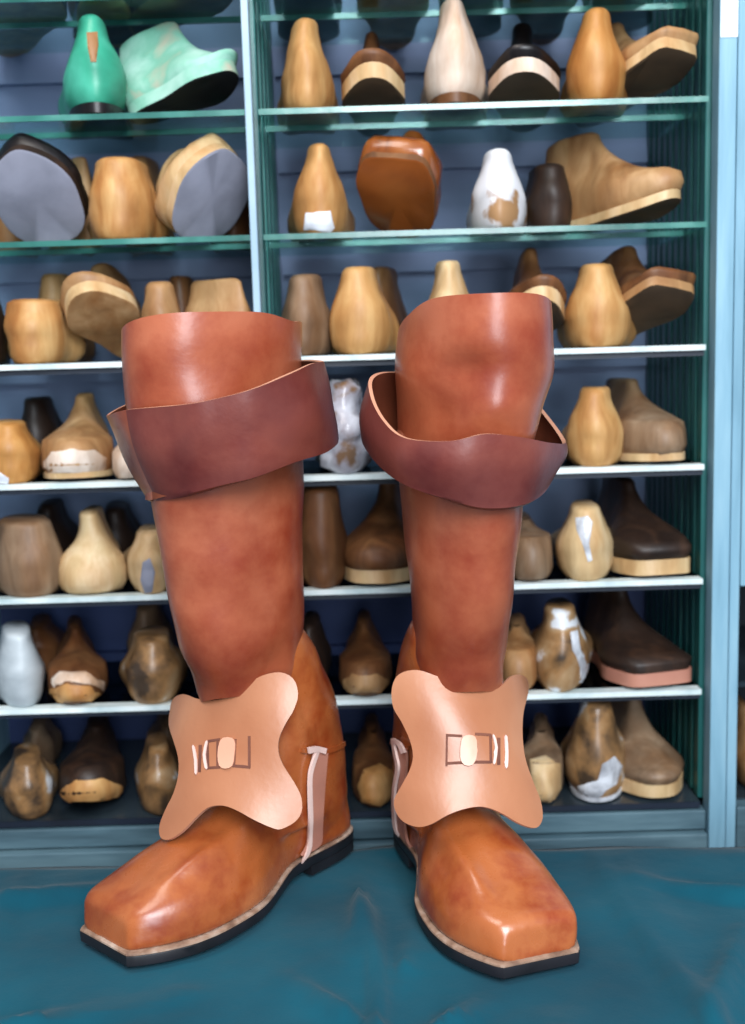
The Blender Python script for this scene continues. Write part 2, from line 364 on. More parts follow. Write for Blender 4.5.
# ================================================================ SHOE LASTS
def last_geom(L=.20, W=.085, H=.09, neck=.42, tt=.026, toe='round', cone=.078, spring=.012, pear=1.0, lean=0.0, heelw=.70, heelw_p=True):
    endw = {'round': .90, 'square': .97, 'point': .62}[toe]
    pe = {'round': 2.3, 'square': 5.0, 'point': 1.9}[toe]
    prof = [(0, heelw*.97), (.15, heelw), (.42, heelw*.93), (.70, 1.0), (.86, .93), (1.0, endw)]
    NR = 36; rings = []
    zs = [0, min(.003, tt*.15), min(.009, tt*.4), tt*.7, tt] + [tt+(H-tt)*k/13 for k in range(1, 13)] + [H-.002, H]
    for z in zs:
        u = max(0, (z-tt)/(H-tt)); lo = min(1, z/.009)
        if z <= tt:
            g = (.80 if heelw_p else .88)+(.20 if heelw_p else .12)*math.sin(min(1, z/(.016 if heelw_p else .009))*PI/2); yf = L - .006*(1-lo) - .012*max(0, (z-.012)/(tt-.012))**2 if tt > .012 else L
        else:
            sm = u**(.85 if heelw_p else .62); sm = sm*sm*(3-2*sm)
            g = 1 + (neck-1)*(sm*pear + u*(1-pear)); yf = cone + (L-.012-cone)*(1-u)**(2.3 if heelw_p else 2.0)
        yb = .004*(1-lo) + .010*u**1.6 - .004*math.sin(min(1, u*1.6)*PI)*.6
        top = 1.0
        if z >= H-.0021: top = .94 if z < H else .82
        ring = []
        for k in range(NR):
            a = 2*PI*k/NR
            t = .5-.5*math.cos(a)            # 0 heel .. 1 front
            y = yb + (yf-yb)*t
            hw = interp(prof, min(1, max(0, y/L)))[0]*W/2*g
            # taper width towards the front of high sections
            ex = pe if z <= tt+.001 else 2.3 + (pe-2.3)*(1-u)**4
            q = abs(2*t-1); exb = 2.1 if t < .5 else ex
            r = (1-q**exb)**(1/exb) if q < 1 else 0
            s = 1 if a < PI else -1
            yc = (yb+yf)/2
            zz = z + spring*max(0, (y/L-.60)/.4)**2
            ring.append(Vector(((hw*r*s*top) + lean*u*.02, yc+(y-yc)*top, zz)))
        rings.append(ring)
    return rings
def ring_even(r): return r

LASTS_GROUP = 'shoe lasts on the cabinet shelves'
ROWN = ['top', 'second', 'third', 'fourth', 'fifth', 'sixth', 'seventh', 'lowest']
def make_last(row, px, toppx, w, kind, rot, mat, label, pitch=0, roll=0, dy=0.0, L=None, neck=.42, toe='round', tt=.026, H=None, pad=None, padth=.008,
              pear=1.0, cone=.078, extras=(), lean=0.0, spring=.012, z=None, ymin=None, heelw=None):
    if heelw is None: heelw = .84 if kind == 'h' else .70
    if kind == 'h': w = w*1.05
    if kind == 't' and px > 640: px += 6
    if kind == 't' and not pitch: spring = .003
    if row and px > 590 and px < 606: L = .135
    if kind == 't' and px > 640 and row != 2: L = min(L or .172, .172)
    if row == 0: L = .235; padth = .012
    """kind h: heel towards the viewer, t: toe towards the viewer; w is the width seen in the photo"""
    zs = SZ[row] if z is None else z
    base = Py(px, 400, YF+.012+dy); 
    # x of the point on the shelf line
    x = 0
    for _ in range(3):
        d = ray(px, 512); py = 400
        # find py where the ray at this depth meets the shelf height
        lo, hi = -200, 1200
        for _k in range(30):
            mid = (lo+hi)/2
            if Py(px, mid, YF+.03+dy).z > zs+.02: lo = mid
            else: hi = mid
        x = Py(px, lo, YF+.03+dy).x
    scale = (YF+.03+dy)/F
    wm = w*scale
    if H is None:
        dep = YF+.03+dy if kind == 'h' else YF+.10+dy
        H = min(.104 if row != 1 else .1, max(.055, Py(px, toppx, dep).z - zs))
    if L is None: L = .185 if kind == 'h' else .19
    W = wm/heelw if kind == 'h' else wm
    W = min(W, .098)
    rg = last_geom(L=L, W=W, H=H, neck=neck, tt=tt, toe=toe, pear=pear, cone=cone, lean=lean, spring=spring, heelw=heelw, heelw_p=(kind == 'h'))
    Vb, Fb = loft(rg)
    Mx = Euler((math.radians(pitch), math.radians(roll), 0)).to_matrix()
    Rz = Euler((0, 0, math.radians(rot + (0 if kind == 'h' else 180)))).to_matrix()
    def tra(v): return Rz @ (Mx @ Vector(v))
    al = 0 if ((kind == 't' and px > 610) or pitch > 30) else -math.degrees(math.atan2(x, YF+.1)) * (1.0 if abs(rot) < 20 else .3)
    rot0 = rot + al
    for _k in range(16):
        Rz = Euler((0, 0, math.radians(rot0 + (0 if kind == 'h' else 180)))).to_matrix()
        P = [tra(v) for v in Vb[::3]]; my = min(p.y for p in P); ne = [p.x for p in P if p.y < my+.05]; c_ = (min(ne)+max(ne))/2
        lo_x, hi_x = min(p.x for p in P)-c_+x-.004, max(p.x for p in P)-c_+x+.004
        lim_l = XD+.010 if x > XD else XL+.002; lim_r = XR-.006 if x > XD else XD-.006
        if x > .35 or (kind == 't' and x > .2): break
        if hi_x > lim_r and lo_x > lim_l: rot0 += 3
        elif lo_x < lim_l and hi_x < lim_r: rot0 -= 3
        else: break
    if hi_x > lim_r and x < .35: x -= hi_x-lim_r
    elif lo_x < lim_l: x += lim_l-lo_x
    sd = len(bpy.data.objects)*1.7
    Vb = [v + Vector((1, .6, .25 if v.z > .01 else 0))*(.0026*mnoise.noise(v*26+Vector((sd, 0, 0))) + .0012*mnoise.noise(v*70+Vector((0, sd, 0)))) for v in Vb]
    pts = [tra(v) for v in Vb]
    top_ = max(p.z for p in pts)-min(p.z for p in pts) + (padth if pad else 0); room_ = .1045 if row != 1 else .097
    dep_ = max(p.y for p in pts)-min(p.y for p in pts); av_ = YBK-.006-(YF+dy)
    kz = min(1, room_/top_) if row else 1; ky = min(1, av_/dep_)
    def tr(v):
        q = tra(v); return Vector((q.x, q.y*ky, q.z*kz))
    pts = [tr(v) for v in Vb]
    padV = None
    if pad:
        base_r = [Vector((p.x*1.12, (p.y-L/2)*1.02+L/2, p.z)) for p in rg[0]]
        hi_r = [Vector((p.x*1.03, (p.y-L/2)*1.01+L/2, p.z)) for p in rg[1]]
        n = len(base_r)
        hi_r = [Vector((b.x, b.y, b.z+.0015)) for b in base_r]
        lo_r = [Vector((b.x, b.y, b.z-padth)) for b in base_r]
        in_r = [Vector((b.x*.93, (b.y-L/2)*.965+L/2, b.z-padth-.0015)) for b in base_r]
        padV, padF = loft([hi_r, lo_r, in_r]); nn = n
        pts_all = pts + [tr(v) for v in padV]
    else: pts_all = pts
    mnx = min(p.x for p in pts_all); mxx = max(p.x for p in pts_all); mny = min(p.y for p in pts_all); mnz = min(p.z for p in pts_all)
    # the x anchor: middle of the part nearest to the viewer
    near = [p for p in pts_all if p.y < mny+.05]
    cx = (min(p.x for p in near)+max(p.x for p in near))/2
    off = Vector((x-cx, (YF-.003+dy if ymin is None else ymin)-mny, zs-mnz+.0006))
    cen = off + Vector((cx, mny+.03, mnz))
    root = thing('shoe_last', cen, label, 'shoe last', LASTS_GROUP)
    body = mesh_obj('last_body', [p+off for p in pts], Fb, M[mat], root)
    if pad:
        idx = [0]*len(padF)
        for k, f in enumerate(padF):
            if k >= nn and k < 2*nn: idx[k] = 1
            if k >= 3*nn or (k >= nn and k >= len(padF)-nn): idx[k] = 1
        mesh_obj('sole_pad', [tr(v)+off for v in padV], padF, [M[pad[0]], M[pad[1]]], root, mat_idx=idx, smooth=False, label=pad[2] if len(pad) > 2 else None)
    for e in extras:
        extra(e, root, body, off)
    return root
def bvh_of(*objs):
    V = []; P = []
    for o in objs:
        wl = wloc(o); b = len(V)
        V += [v.co+wl for v in o.data.vertices]; P += [[b+i for i in p.vertices] for p in o.data.polygons]
    return BVHTree.FromPolygons(V, P)
def patch_mesh(bvh, outline, off=.0006, th=.0008, origin=None, fallback=None, grid=.5):
    """a sheet that lies on a surface: outline given as pixel positions, filled and cast onto the surface"""
    pts = [Vector(p).to_2d() for p in outline]
    xs = [p.x for p in pts]; ys = [p.y for p in pts]
    n = len(pts); allp = list(pts); st = max((max(xs)-min(xs)), (max(ys)-min(ys)))/14
    y = min(ys)+st*.5
    def inside(q):
        c = False
        for i in range(n):
            a, b = pts[i], pts[i-1]
            if (a.y > q.y) != (b.y > q.y) and q.x < (b.x-a.x)*(q.y-a.y)/(b.y-a.y)+a.x: c = not c
        return c
    while y < max(ys):
        x = min(xs)+st*.5
        while x < max(xs):
            q = Vector((x, y))
            if inside(q) and min((q-p).length for p in pts) > st*.45: allp.append(q)
            x += st
        y += st
    res = delaunay_2d_cdt(allp, [], [list(range(n))], 1, 1e-5)
    vs, fs = res[0], res[2]
    out = []; last = None
    for q in vs:
        d = ray(q.x, q.y).normalized()
        hit, nrm, _, _ = bvh.ray_cast(EYE, d)
        if hit is None:
            near = bvh.find_nearest(EYE + d*((last-EYE).length if last else 1.1)); hit, nrm = near[0], near[1]
        last = hit
        if nrm.dot(d) > 0: nrm = -nrm
        out.append(hit + nrm*off)
    return out, [tuple(f) for f in fs]
def thicken(o, th, off=1, rim=None, moff=0):
    m = o.modifiers.new('s', 'SOLIDIFY'); m.thickness = th; m.offset = off
    if rim is not None: m.material_offset_rim = rim
    if moff: m.material_offset = moff
    apply_mods(o); o.data.polygons.foreach_set('use_smooth', [True]*len(o.data.polygons)); o.data.set_sharp_from_angle(angle=math.radians(48)); o.data.update()
    return o
def blob(cx, cy, rx, ry, n=16, jag=.12, seed=1):
    rr = random.Random(seed)
    return [(cx+rx*math.cos(2*PI*k/n)*(1+rr.uniform(-jag, jag)), cy+ry*math.sin(2*PI*k/n)*(1+rr.uniform(-jag, jag))) for k in range(n)]
def extra(e, root, body, off):
    kind = e[0]
    if kind == 'patch':        # name, outline in the photo, material
        bv = bvh_of(body)
        V, Fc = patch_mesh(bv, e[2], off=.0005)
        o = mesh_obj(e[1], V, Fc, M[e[3]], root, label=e[4] if len(e) > 4 else None)
        thicken(o, .0008, 0)
    if kind == 'wrap':
        me = body.data.copy(); o = bpy.data.objects.new('plastic_wrap', me); COL.objects.link(o); o.parent = root
        me.materials.clear(); me.materials.append(M['plastic'])
        zmin = min(v.co.z for v in me.vertices)
        nrm_ = [v.normal.copy() for v in me.vertices]
        for v, vn in zip(me.vertices, nrm_):
            nz = mnoise.noise(v.co*60)*.008 + abs(mnoise.noise(v.co*130))*.006
            v.co = v.co + vn*(.003+max(0, nz)) if v.co.z > zmin+.004 else v.co + Vector((vn.x, vn.y, 0))*.002
        o['label'] = 'crumpled white plastic film'
LB = lambda d, row, bay: '%s, on the %s shelf of the %s bay' % (d, ROWN[row], bay)
L_ = 'left'; R_ = 'right'
PAD_PALE = ('pale', 'sole_dark', 'thick pale sole edge with darker underside')
D = [
 # ---- top shelf, only the soles seen through the glass
 dict(row=0, px=22, toppx=-90, w=80, kind='t', rot=10, mat='brown', pad=('black', 'tan'), label='dark brown last seen through glass, at the upper left photo corner'),
 dict(row=0, px=98, toppx=-90, w=64, kind='h', rot=0, mat='tan', pad=('black', 'tan'), label='black-edged last on the top shelf directly above the green heel'),
 dict(row=0, px=205, toppx=-90, w=84, kind='t', rot=-8, mat='dark', pad=('black', 'brown'), label='dark last on the top shelf just left of the pale divider'),
 dict(row=0, px=306, toppx=-90, w=62, kind='h', rot=0, mat='dark', pad=('black', 'sole_black'), label='black-soled last on the top shelf, first right of the divider'),
 dict(row=0, px=392, toppx=-90, w=78, kind='t', rot=0, mat='brown', pad=('black', 'tan'), label='brown-soled last on the top shelf, second right of the divider'),
 dict(row=0, px=472, toppx=-90, w=60, kind='h', rot=0, mat='dark', pad=('black', 'sole_black'), label='black-soled last on the top shelf above the cream heel'),
 dict(row=0, px=545, toppx=-90, w=72, kind='t', rot=0, mat='dark', pad=('black', 'brown'), label='dark last on the top shelf above the black cone'),
 dict(row=0, px=625, toppx=-90, w=64, kind='h', rot=0, mat='dark', pad=('black', 'sole_black'), label='black-soled last on the top shelf, nearest the blue post'),
 # ---- second shelf
 dict(row=1, px=93, toppx=30, w=66, kind='h', rot=0, mat='green', neck=.36, pad=('black', 'sole_black'), label='green painted last with its narrow heel forward and a bare strip',
      extras=[('patch', 'bare_wood_strip', [(87, 33), (97, 32), (98, 45), (96, 62), (91, 62), (88, 48)], 'tan', 'bare wood strip on the green paint')]),
 dict(row=1, px=214, toppx=40, w=62, kind='t', rot=20, mat='sage', pitch=17, roll=-12, tt=.014, neck=.3, L=.13, pad=('sage', 'sole_black', 'worn sage sole edge with black underside'), padth=.014, label='worn pale green last with toe lifted and black underside'),
 dict(row=1, px=307, toppx=23, w=56, kind='h', rot=0, mat='honey', neck=.42, label=LB('honey heel-forward last, leftmost', 1, R_)),
 dict(row=1, px=373, toppx=53, w=68, kind='t', rot=0, mat='brown', pitch=5, tt=.015, neck=.36, L=.17, pad=PAD_PALE, padth=.013, label='brown last with thick pale sole rim between honey and cream heels'),
 dict(row=1, px=456, toppx=8, w=62, kind='h', rot=0, mat='cream', neck=.36, pad=('brown', 'sole_dark'), label='tall cream and pink last, heel forward, on the second shelf'),
 dict(row=1, px=527, toppx=38, w=76, kind='t', rot=0, mat='black', pitch=6, tt=.015, neck=.42, L=.17, pad=('cream', 'sole_dark', 'pale pinkish sole edge'), padth=.013, label='black last with a pale pinkish sole rim, toe forward'),
 dict(row=1, px=597, toppx=13, w=59, kind='h', rot=0, mat='golden', neck=.48, label=LB('golden heel-forward last, second from the post', 1, R_)),
 dict(row=1, px=680, toppx=28, w=62, kind='t', rot=24, mat='tan', pitch=14, roll=-9, tt=.014, neck=.5, L=.17, toe='square', pad=PAD_PALE, padth=.011, label=LB('square-toed pale rimmed last beside the post', 1, R_)),
 # ---- third shelf
 dict(row=2, px=8, toppx=165, w=50, kind='h', rot=0, mat='tan', dy=.11, L=.11, label='tan last just showing behind the big grey sole, left edge'),
 dict(row=2, px=38, toppx=178, w=92, kind='t', rot=-6, mat='black', pitch=50, roll=8, L=.112, tt=.018, H=.06, neck=.5, toe='point', heelw=1.0, pad=('dark', 'sole_grey', 'grey sole facing forward'), padth=.008, label='dark last tipped up with its big grey sole facing forward'),
 dict(row=2, px=78, toppx=160, w=40, kind='h', rot=15, mat='tan', dy=.10, L=.12, label='tan last behind, between the grey sole and blocky heel'),
 dict(row=2, px=120, toppx=160, w=66, kind='h', rot=-8, mat='honey', neck=.74, pear=.6, heelw=.80, L=.14, label='blocky honey last, heel forward, between two grey soles'),
 dict(row=2, px=146, toppx=146, w=40, kind='h', rot=-12, mat='tan', neck=.6, dy=.135, L=.10, label='tan last peeking up behind the blocky honey heel'),
 dict(row=2, px=203, toppx=150, w=92, kind='t', rot=0, mat='pale', pitch=54, roll=0, L=.110, tt=.020, H=.055, neck=.5, toe='point', heelw=1.0, pad=('pale', 'sole_grey', 'grey sole facing forward'), padth=.010, label='pale rimmed last tipped up, mauve-grey sole forward, beside the divider'),
 dict(row=2, px=233, toppx=155, w=40, kind='h', rot=0, mat='brown', dy=.11, L=.12, label='brown last behind the mauve-grey sole beside the divider'),
 dict(row=2, px=320, toppx=147, w=62, kind='h', rot=0, mat='honey', neck=.36, label='honey heel with a square white patch low down',
      extras=[('patch', 'white_patch', [(306, 213), (330, 211), (334, 228), (330, 232), (304, 230)], 'white_patch', 'white square patch')]),
 dict(row=2, px=400, toppx=165, w=80, kind='t', rot=-14, mat='varnish', pitch=36, roll=-8, L=.115, neck=.4, toe='square', heelw=1.0, pad=('brown', 'sole_brown', 'glossy brown sole'), padth=.006, label='varnished brown last with tilted glossy orange-brown sole'),
 dict(row=2, px=500, toppx=152, w=58, kind='h', rot=0, mat='white_paint', neck=.40, label='heel covered in thick white paint with bare brown side'),
 dict(row=2, px=550, toppx=166, w=48, kind='h', rot=8, mat='dark', neck=.7, dy=.05, L=.10, label='dark brown last behind the long tan pointing one, third shelf'),
 dict(row=2, px=640, toppx=153, w=66, kind='t', rot=38, mat='tan', pitch=4, neck=.5, L=.175, H=.088, pad=('pale', 'sole_dark', 'pale sole edge'), padth=.007, label='long tan last pointing right, toe near the blue post'),
 # ---- fourth shelf
 dict(row=3, px=-8, toppx=280, w=30, kind='h', rot=0, mat='dark', dy=.02, label='dark last cut off by the left edge, fourth shelf'),
 dict(row=3, px=36, toppx=300, w=62, kind='h', rot=-14, mat='honey', neck=.86, pear=.2, heelw=.78, L=.14, label='thick honey heel leaning left, left end of the fourth shelf'),
 dict(row=3, px=58, toppx=275, w=52, kind='h', rot=-10, mat='tan', neck=.5, dy=.12, L=.11, label='tan last behind the thick leaning honey heel'),
 dict(row=3, px=101, toppx=262, w=78, kind='t', rot=-16, mat='tan', pitch=30, roll=20, tt=.014, L=.15, neck=.55, H=.09, pad=('pale', 'tan', 'wide pale sole edge'), padth=.013, label='tan last with a pale round tilted sole, above the left boot cuff'),
 dict(row=3, px=161, toppx=283, w=42, kind='h', rot=0, mat='tan', neck=.7, pear=.6, L=.13, label='small tan heel just above the left boot rim'),
 dict(row=3, px=184, toppx=277, w=40, kind='h', rot=-6, mat='brown', neck=.55, dy=.10, L=.12, label='brown last behind the small tan heel over the left boot'),
 dict(row=3, px=236, toppx=280, w=44, kind='h', rot=0, mat='tan', neck=.36, dy=.02, L=.11, label='tan tip showing above the left boot by the divider'),
 dict(row=3, px=306, toppx=276, w=56, kind='h', rot=0, mat='greybrown', neck=.5, pear=.8, label='greyish brown heel between the divider and notched heel'),
 dict(row=3, px=362, toppx=268, w=66, kind='h', rot=-6, mat='honey', neck=.5, label='plump honey heel with a notched top between the boots',
      extras=()),
 dict(row=3, px=384, toppx=268, w=40, kind='h', rot=-10, mat='brown', neck=.5, dy=.12, L=.11, label='brown last behind the plump notched honey heel'),
 dict(row=3, px=450, toppx=262, w=56, kind='h', rot=0, mat='pale', neck=.42, label='pale tip showing above the right boot rim'),
 dict(row=3, px=538, toppx=270, w=62, kind='t', rot=10, mat='brown', pitch=15, tt=.014, roll=-6, L=.16, neck=.42, pad=PAD_PALE, padth=.013, label='brown last with pale rim, half hidden behind the right boot'),
 dict(row=3, px=600, toppx=265, w=69, kind='h', rot=0, mat='honey', neck=.46, label=LB('broad honey heel, right of the right boot', 3, R_)),
 dict(row=3, px=680, toppx=258, w=70, kind='t', rot=18, mat='brown', pitch=22, tt=.013, roll=-12, L=.15, neck=.45, toe='square', pad=('tan', 'sole_dark', 'tan sole edge'), padth=.009, label='brown last with lifted dark sole, fourth shelf by the post'),
 # ---- fifth shelf
 dict(row=4, px=6, toppx=422, w=60, kind='h', rot=0, mat='golden', neck=.6, label='golden heel cut by the left edge beside the cream toe',
      extras=[('patch', 'white_patch', [(-12, 474), (0, 472), (9, 478), (8, 487), (-12, 487)], 'white_patch')]),
 dict(row=4, px=38, toppx=398, w=50, kind='h', rot=-10, mat='dark', neck=.5, dy=.10, L=.12, label='dark last standing behind the golden heel, fifth shelf'),
 dict(row=4, px=74, toppx=400, w=76, kind='t', rot=-8, mat='tan', neck=.36, L=.17, tt=.034, pad=('pale', 'sole_dark'), padth=.004, label='big cream toe with tapering cone left of the left cuff',
      extras=[('patch', 'pale_toe_cap', [(38, 462), (52, 452), (72, 449), (94, 450), (106, 458), (108, 476), (96, 481), (50, 482), (36, 478)], 'cream', 'worn cream toe')]),
 dict(row=4, px=126, toppx=430, w=34, kind='t', rot=0, mat='cream', L=.15, label='small cream toe squeezed against the left boot cuff'),
 dict(row=4, px=345, toppx=386, w=44, kind='h', rot=0, mat='honey', neck=.5, L=.15, label='last wrapped in crumpled white plastic between the two cuffs', extras=[('wrap',)]),
 dict(row=4, px=597, toppx=388, w=62, kind='h', rot=0, mat='honey', neck=.46, label=LB('honey heel right of the right cuff', 4, R_)),
 dict(row=4, px=668, toppx=385, w=74, kind='t', rot=10, mat='greybrown', neck=.40, L=.17, tt=.032, pad=('pale', 'sole_dark'), padth=.006, label=LB('grey-brown last, rounded toe forward by the post', 4, R_)),
 # ---- sixth shelf
 dict(row=5, px=22, toppx=520, w=72, kind='h', rot=12, mat='greybrown', neck=.66, pear=.5, heelw=.8, L=.14, label='wide greyish heel, left end of the sixth shelf'),
 dict(row=5, px=52, toppx=503, w=54, kind='h', rot=-10, mat='dark', neck=.4, dy=.11, L=.12, label='dark last behind the wide greyish heel'),
 dict(row=5, px=92, toppx=505, w=72, kind='t', rot=-8, mat='pale', neck=.38, L=.17, tt=.034, label='tall cream last, toe forward, in the left bay, sixth shelf'),
 dict(row=5, px=118, toppx=506, w=48, kind='h', rot=-8, mat='dark', neck=.5, dy=.12, L=.11, label='black last behind the tall cream toe'),
 dict(row=5, px=149, toppx=530, w=52, kind='h', rot=0, mat='pale', neck=.5, L=.15, label='cream heel with grey streak touching the left boot shaft',
      extras=[('patch', 'grey_streak', [(143, 562), (150, 558), (155, 572), (152, 592), (145, 594), (141, 580)], 'sole_grey', 'grey streak')]),
 dict(row=5, px=322, toppx=487, w=56, kind='h', rot=0, mat='brown', neck=.62, pear=.6, label='brown heel right of the left boot shaft'),
 dict(row=5, px=382, toppx=490, w=86, kind='t', rot=-12, mat='brown', neck=.40, L=.17, pad=PAD_PALE, padth=.012, label='brown last with pale sole edge between the two boot shafts'),
 dict(row=5, px=531, toppx=518, w=52, kind='t', rot=6, mat='greybrown', neck=.5, L=.15, tt=.042, label='rounded brown toe touching the right boot shaft, sixth shelf'),
 dict(row=5, px=587, toppx=505, w=64, kind='h', rot=0, mat='pale', neck=.46, label='cream heel with silvery wrapping, right bay, sixth shelf',
      extras=[('patch', 'silver_tape', [(576, 518), (588, 516), (592, 522), (589, 544), (592, 560), (588, 562), (583, 545), (577, 530)], 'silver', 'silvery tape')]),
 dict(row=5, px=662, toppx=492, w=78, kind='t', rot=10, mat='dark', neck=.42, L=.17, tt=.020, toe='square', pad=PAD_PALE, padth=.014, label='dark last with thick pale sole edge, sixth shelf by the post'),
 # ---- seventh shelf
 dict(row=6, px=16, toppx=630, w=50, kind='h', rot=6, mat='whitegrey', neck=.55, L=.15, label='white-grey painted heel at the left edge'),
 dict(row=6, px=38, toppx=622, w=44, kind='h', rot=-8, mat='brown', neck=.4, dy=.12, L=.11, label='brown last behind the white-grey painted heel'),
 dict(row=6, px=73, toppx=625, w=66, kind='t', rot=0, mat='brown', neck=.34, L=.17, tt=.030, label='brown last with a whitish ring round its golden toe',
      extras=[('patch', 'white_ring', [(40, 690), (42, 680), (60, 672), (86, 672), (104, 682), (106, 692), (96, 686), (74, 682), (54, 686)], 'cream', 'whitish worn ring'),
              ('patch', 'golden_toe', [(48, 690), (66, 684), (90, 686), (101, 694), (98, 706), (74, 709), (50, 706)], 'honey', 'golden toe')]),
 dict(row=6, px=151, toppx=636, w=62, kind='h', rot=0, mat='silvered', neck=.56, L=.15, label='mottled brown heel with silvery streaks beside the butterfly leather'),
 dict(row=6, px=148, toppx=605, w=44, kind='h', rot=-6, mat='greybrown', neck=.45, dy=.12, L=.11, label='grey-brown cone behind the mottled brown heel'),
 dict(row=6, px=312, toppx=620, w=34, kind='h', rot=0, mat='dark', neck=.5, dy=.03, L=.12, label='dark last half hidden behind the left boot ankle'),
 dict(row=6, px=365, toppx=620, w=60, kind='t', rot=0, mat='brown', neck=.34, L=.17, tt=.030, label='brown last with gold toe between the boot ankles',
      extras=[('patch', 'golden_toe', [(338, 682), (352, 674), (376, 674), (392, 680), (394, 694), (380, 700), (346, 699)], 'tan', 'golden toe')]),
 dict(row=6, px=519, toppx=640, w=46, kind='t', rot=0, mat='tan', neck=.5, L=.15, tt=.040, label='tan toe peeking past the right butterfly leather'),
 dict(row=6, px=563, toppx=606, w=64, kind='h', rot=0, mat='silvered', neck=.46, label='dark heel with glinting plastic film, right bay, seventh shelf',
      extras=[('patch', 'plastic_film', [(570, 632), (577, 630), (580, 650), (590, 664), (594, 680), (584, 686), (580, 668), (572, 650)], 'silver', 'glinting film')]),
 dict(row=6, px=652, toppx=595, w=88, kind='t', rot=14, mat='dark', neck=.42, L=.17, tt=.012, toe='square', pad=('strap', 'sole_dark', 'pinkish sole edge'), padth=.012, label='flat dark last with a pinkish edge by the post'),
 # ---- lowest shelf
 dict(row=7, px=25, toppx=756, w=54, kind='h', rot=0, mat='silvered', neck=.5, L=.15, label='mottled golden heel at the lower left corner'),
 dict(row=7, px=38, toppx=726, w=34, kind='h', rot=-8, mat='greybrown', neck=.45, dy=.12, L=.11, label='grey cone standing behind the mottled golden heel, lowest shelf'),
 dict(row=7, px=90, toppx=726, w=74, kind='t', rot=-6, mat='dark', neck=.44, L=.17, tt=.036, pitch=3, label='dark last with a worn golden toe, lowest shelf',
      extras=[('patch', 'golden_toe', [(54, 804), (58, 790), (76, 780), (102, 778), (122, 786), (125, 800), (114, 816), (90, 821), (62, 818)], 'honey', 'worn golden toe')]),
 dict(row=7, px=158, toppx=745, w=46, kind='h', rot=0, mat='silvered', neck=.5, L=.15, label='mottled narrow heel touching the left butterfly leather'),
 dict(row=7, px=166, toppx=722, w=36, kind='h', rot=0, mat='greybrown', neck=.45, dy=.12, L=.11, label='grey cone behind the narrow heel near the left butterfly'),
 dict(row=7, px=374, toppx=735, w=50, kind='t', rot=0, mat='brown', neck=.4, L=.17, tt=.034, label='brown last with golden toe between the boot heels, lowest shelf',
      extras=[('patch', 'golden_toe', [(358, 786), (364, 770), (380, 764), (392, 770), (394, 798), (380, 806), (362, 802)], 'honey', 'golden toe')]),
 dict(row=7, px=544, toppx=722, w=48, kind='t', rot=0, mat='greybrown', neck=.5, L=.15, tt=.040, label='pale round toe just right of the right butterfly leather',
      extras=[('patch', 'pale_toe', [(530, 760), (545, 756), (560, 764), (566, 786), (560, 804), (540, 806), (530, 795)], 'pale', 'pale toe')]),
 dict(row=7, px=598, toppx=704, w=66, kind='h', rot=0, mat='silvered', neck=.46, pad=('silver', 'sole_dark'), padth=.003, label='dark heel with silver fragments on the lowest shelf',
      extras=[('patch', 'silver_tape', [(602, 764), (614, 756), (622, 766), (616, 784), (606, 790), (598, 800), (580, 798), (578, 786), (598, 780)], 'silver', 'silver tape')]),
 dict(row=7, px=667, toppx=700, w=82, kind='t', rot=4, mat='greybrown', neck=.42, L=.17, tt=.016, pad=('pale', 'sole_dark', 'pale worn sole edge'), padth=.012, label='brown last with pale worn rim, lowest shelf by the post'),
 # ---- neighbour cabinet
 dict(row=7, px=756, toppx=700, w=46, kind='t', rot=0, mat='tan', L=.15, z=-.0205, dy=.006, label='tan last in the next cabinet at the right edge'),
]
for i, d in enumerate(D):          # lasts that have a partner standing right behind them are short ones
    if i+1 < len(D) and D[i+1].get('dy', 0) >= .10 and D[i+1]['row'] == d['row'] and abs(D[i+1]['px']-d['px']) < 50 and not d.get('pitch'):
        d['L'] = min(d.get('L', .112), .112)
    make_last(**d)

# ================================================================ BOOTS
# half outline of the sole, inner side (towards the other boot) and outer side: (s, n_in, n_out)
SOLE = [(-.012, .006, .006), (-.008, .016, .015), (0, .0225, .0215), (.02, .0275, .027), (.05, .0285, .028), (.08, .030, .030), (.105, .0385, .036), (.135, .0505, .042),
        (.165, .0545, .0455), (.195, .0535, .0450), (.222, .044, .0405), (.243, .031, .0345), (.248, .026, .031)]
def lift(s): return .008*(1-smoothstep(.065, .12, s))

class Foot:
    def __init__(f, heel, toe, side):
        f.o = Vector((heel[0], heel[1])); d = Vector((toe[0]-heel[0], toe[1]-heel[1])); f.len = d.length; f.d = d.normalized()
        f.n = Vector((f.d.y, -f.d.x)) if side > 0 else Vector((-f.d.y, f.d.x))   # n points to the inner side
        f.side = side
    def W(f, s, n, z):
        p = f.o + f.d*s + f.n*n; return Vector((p.x, p.y, z))

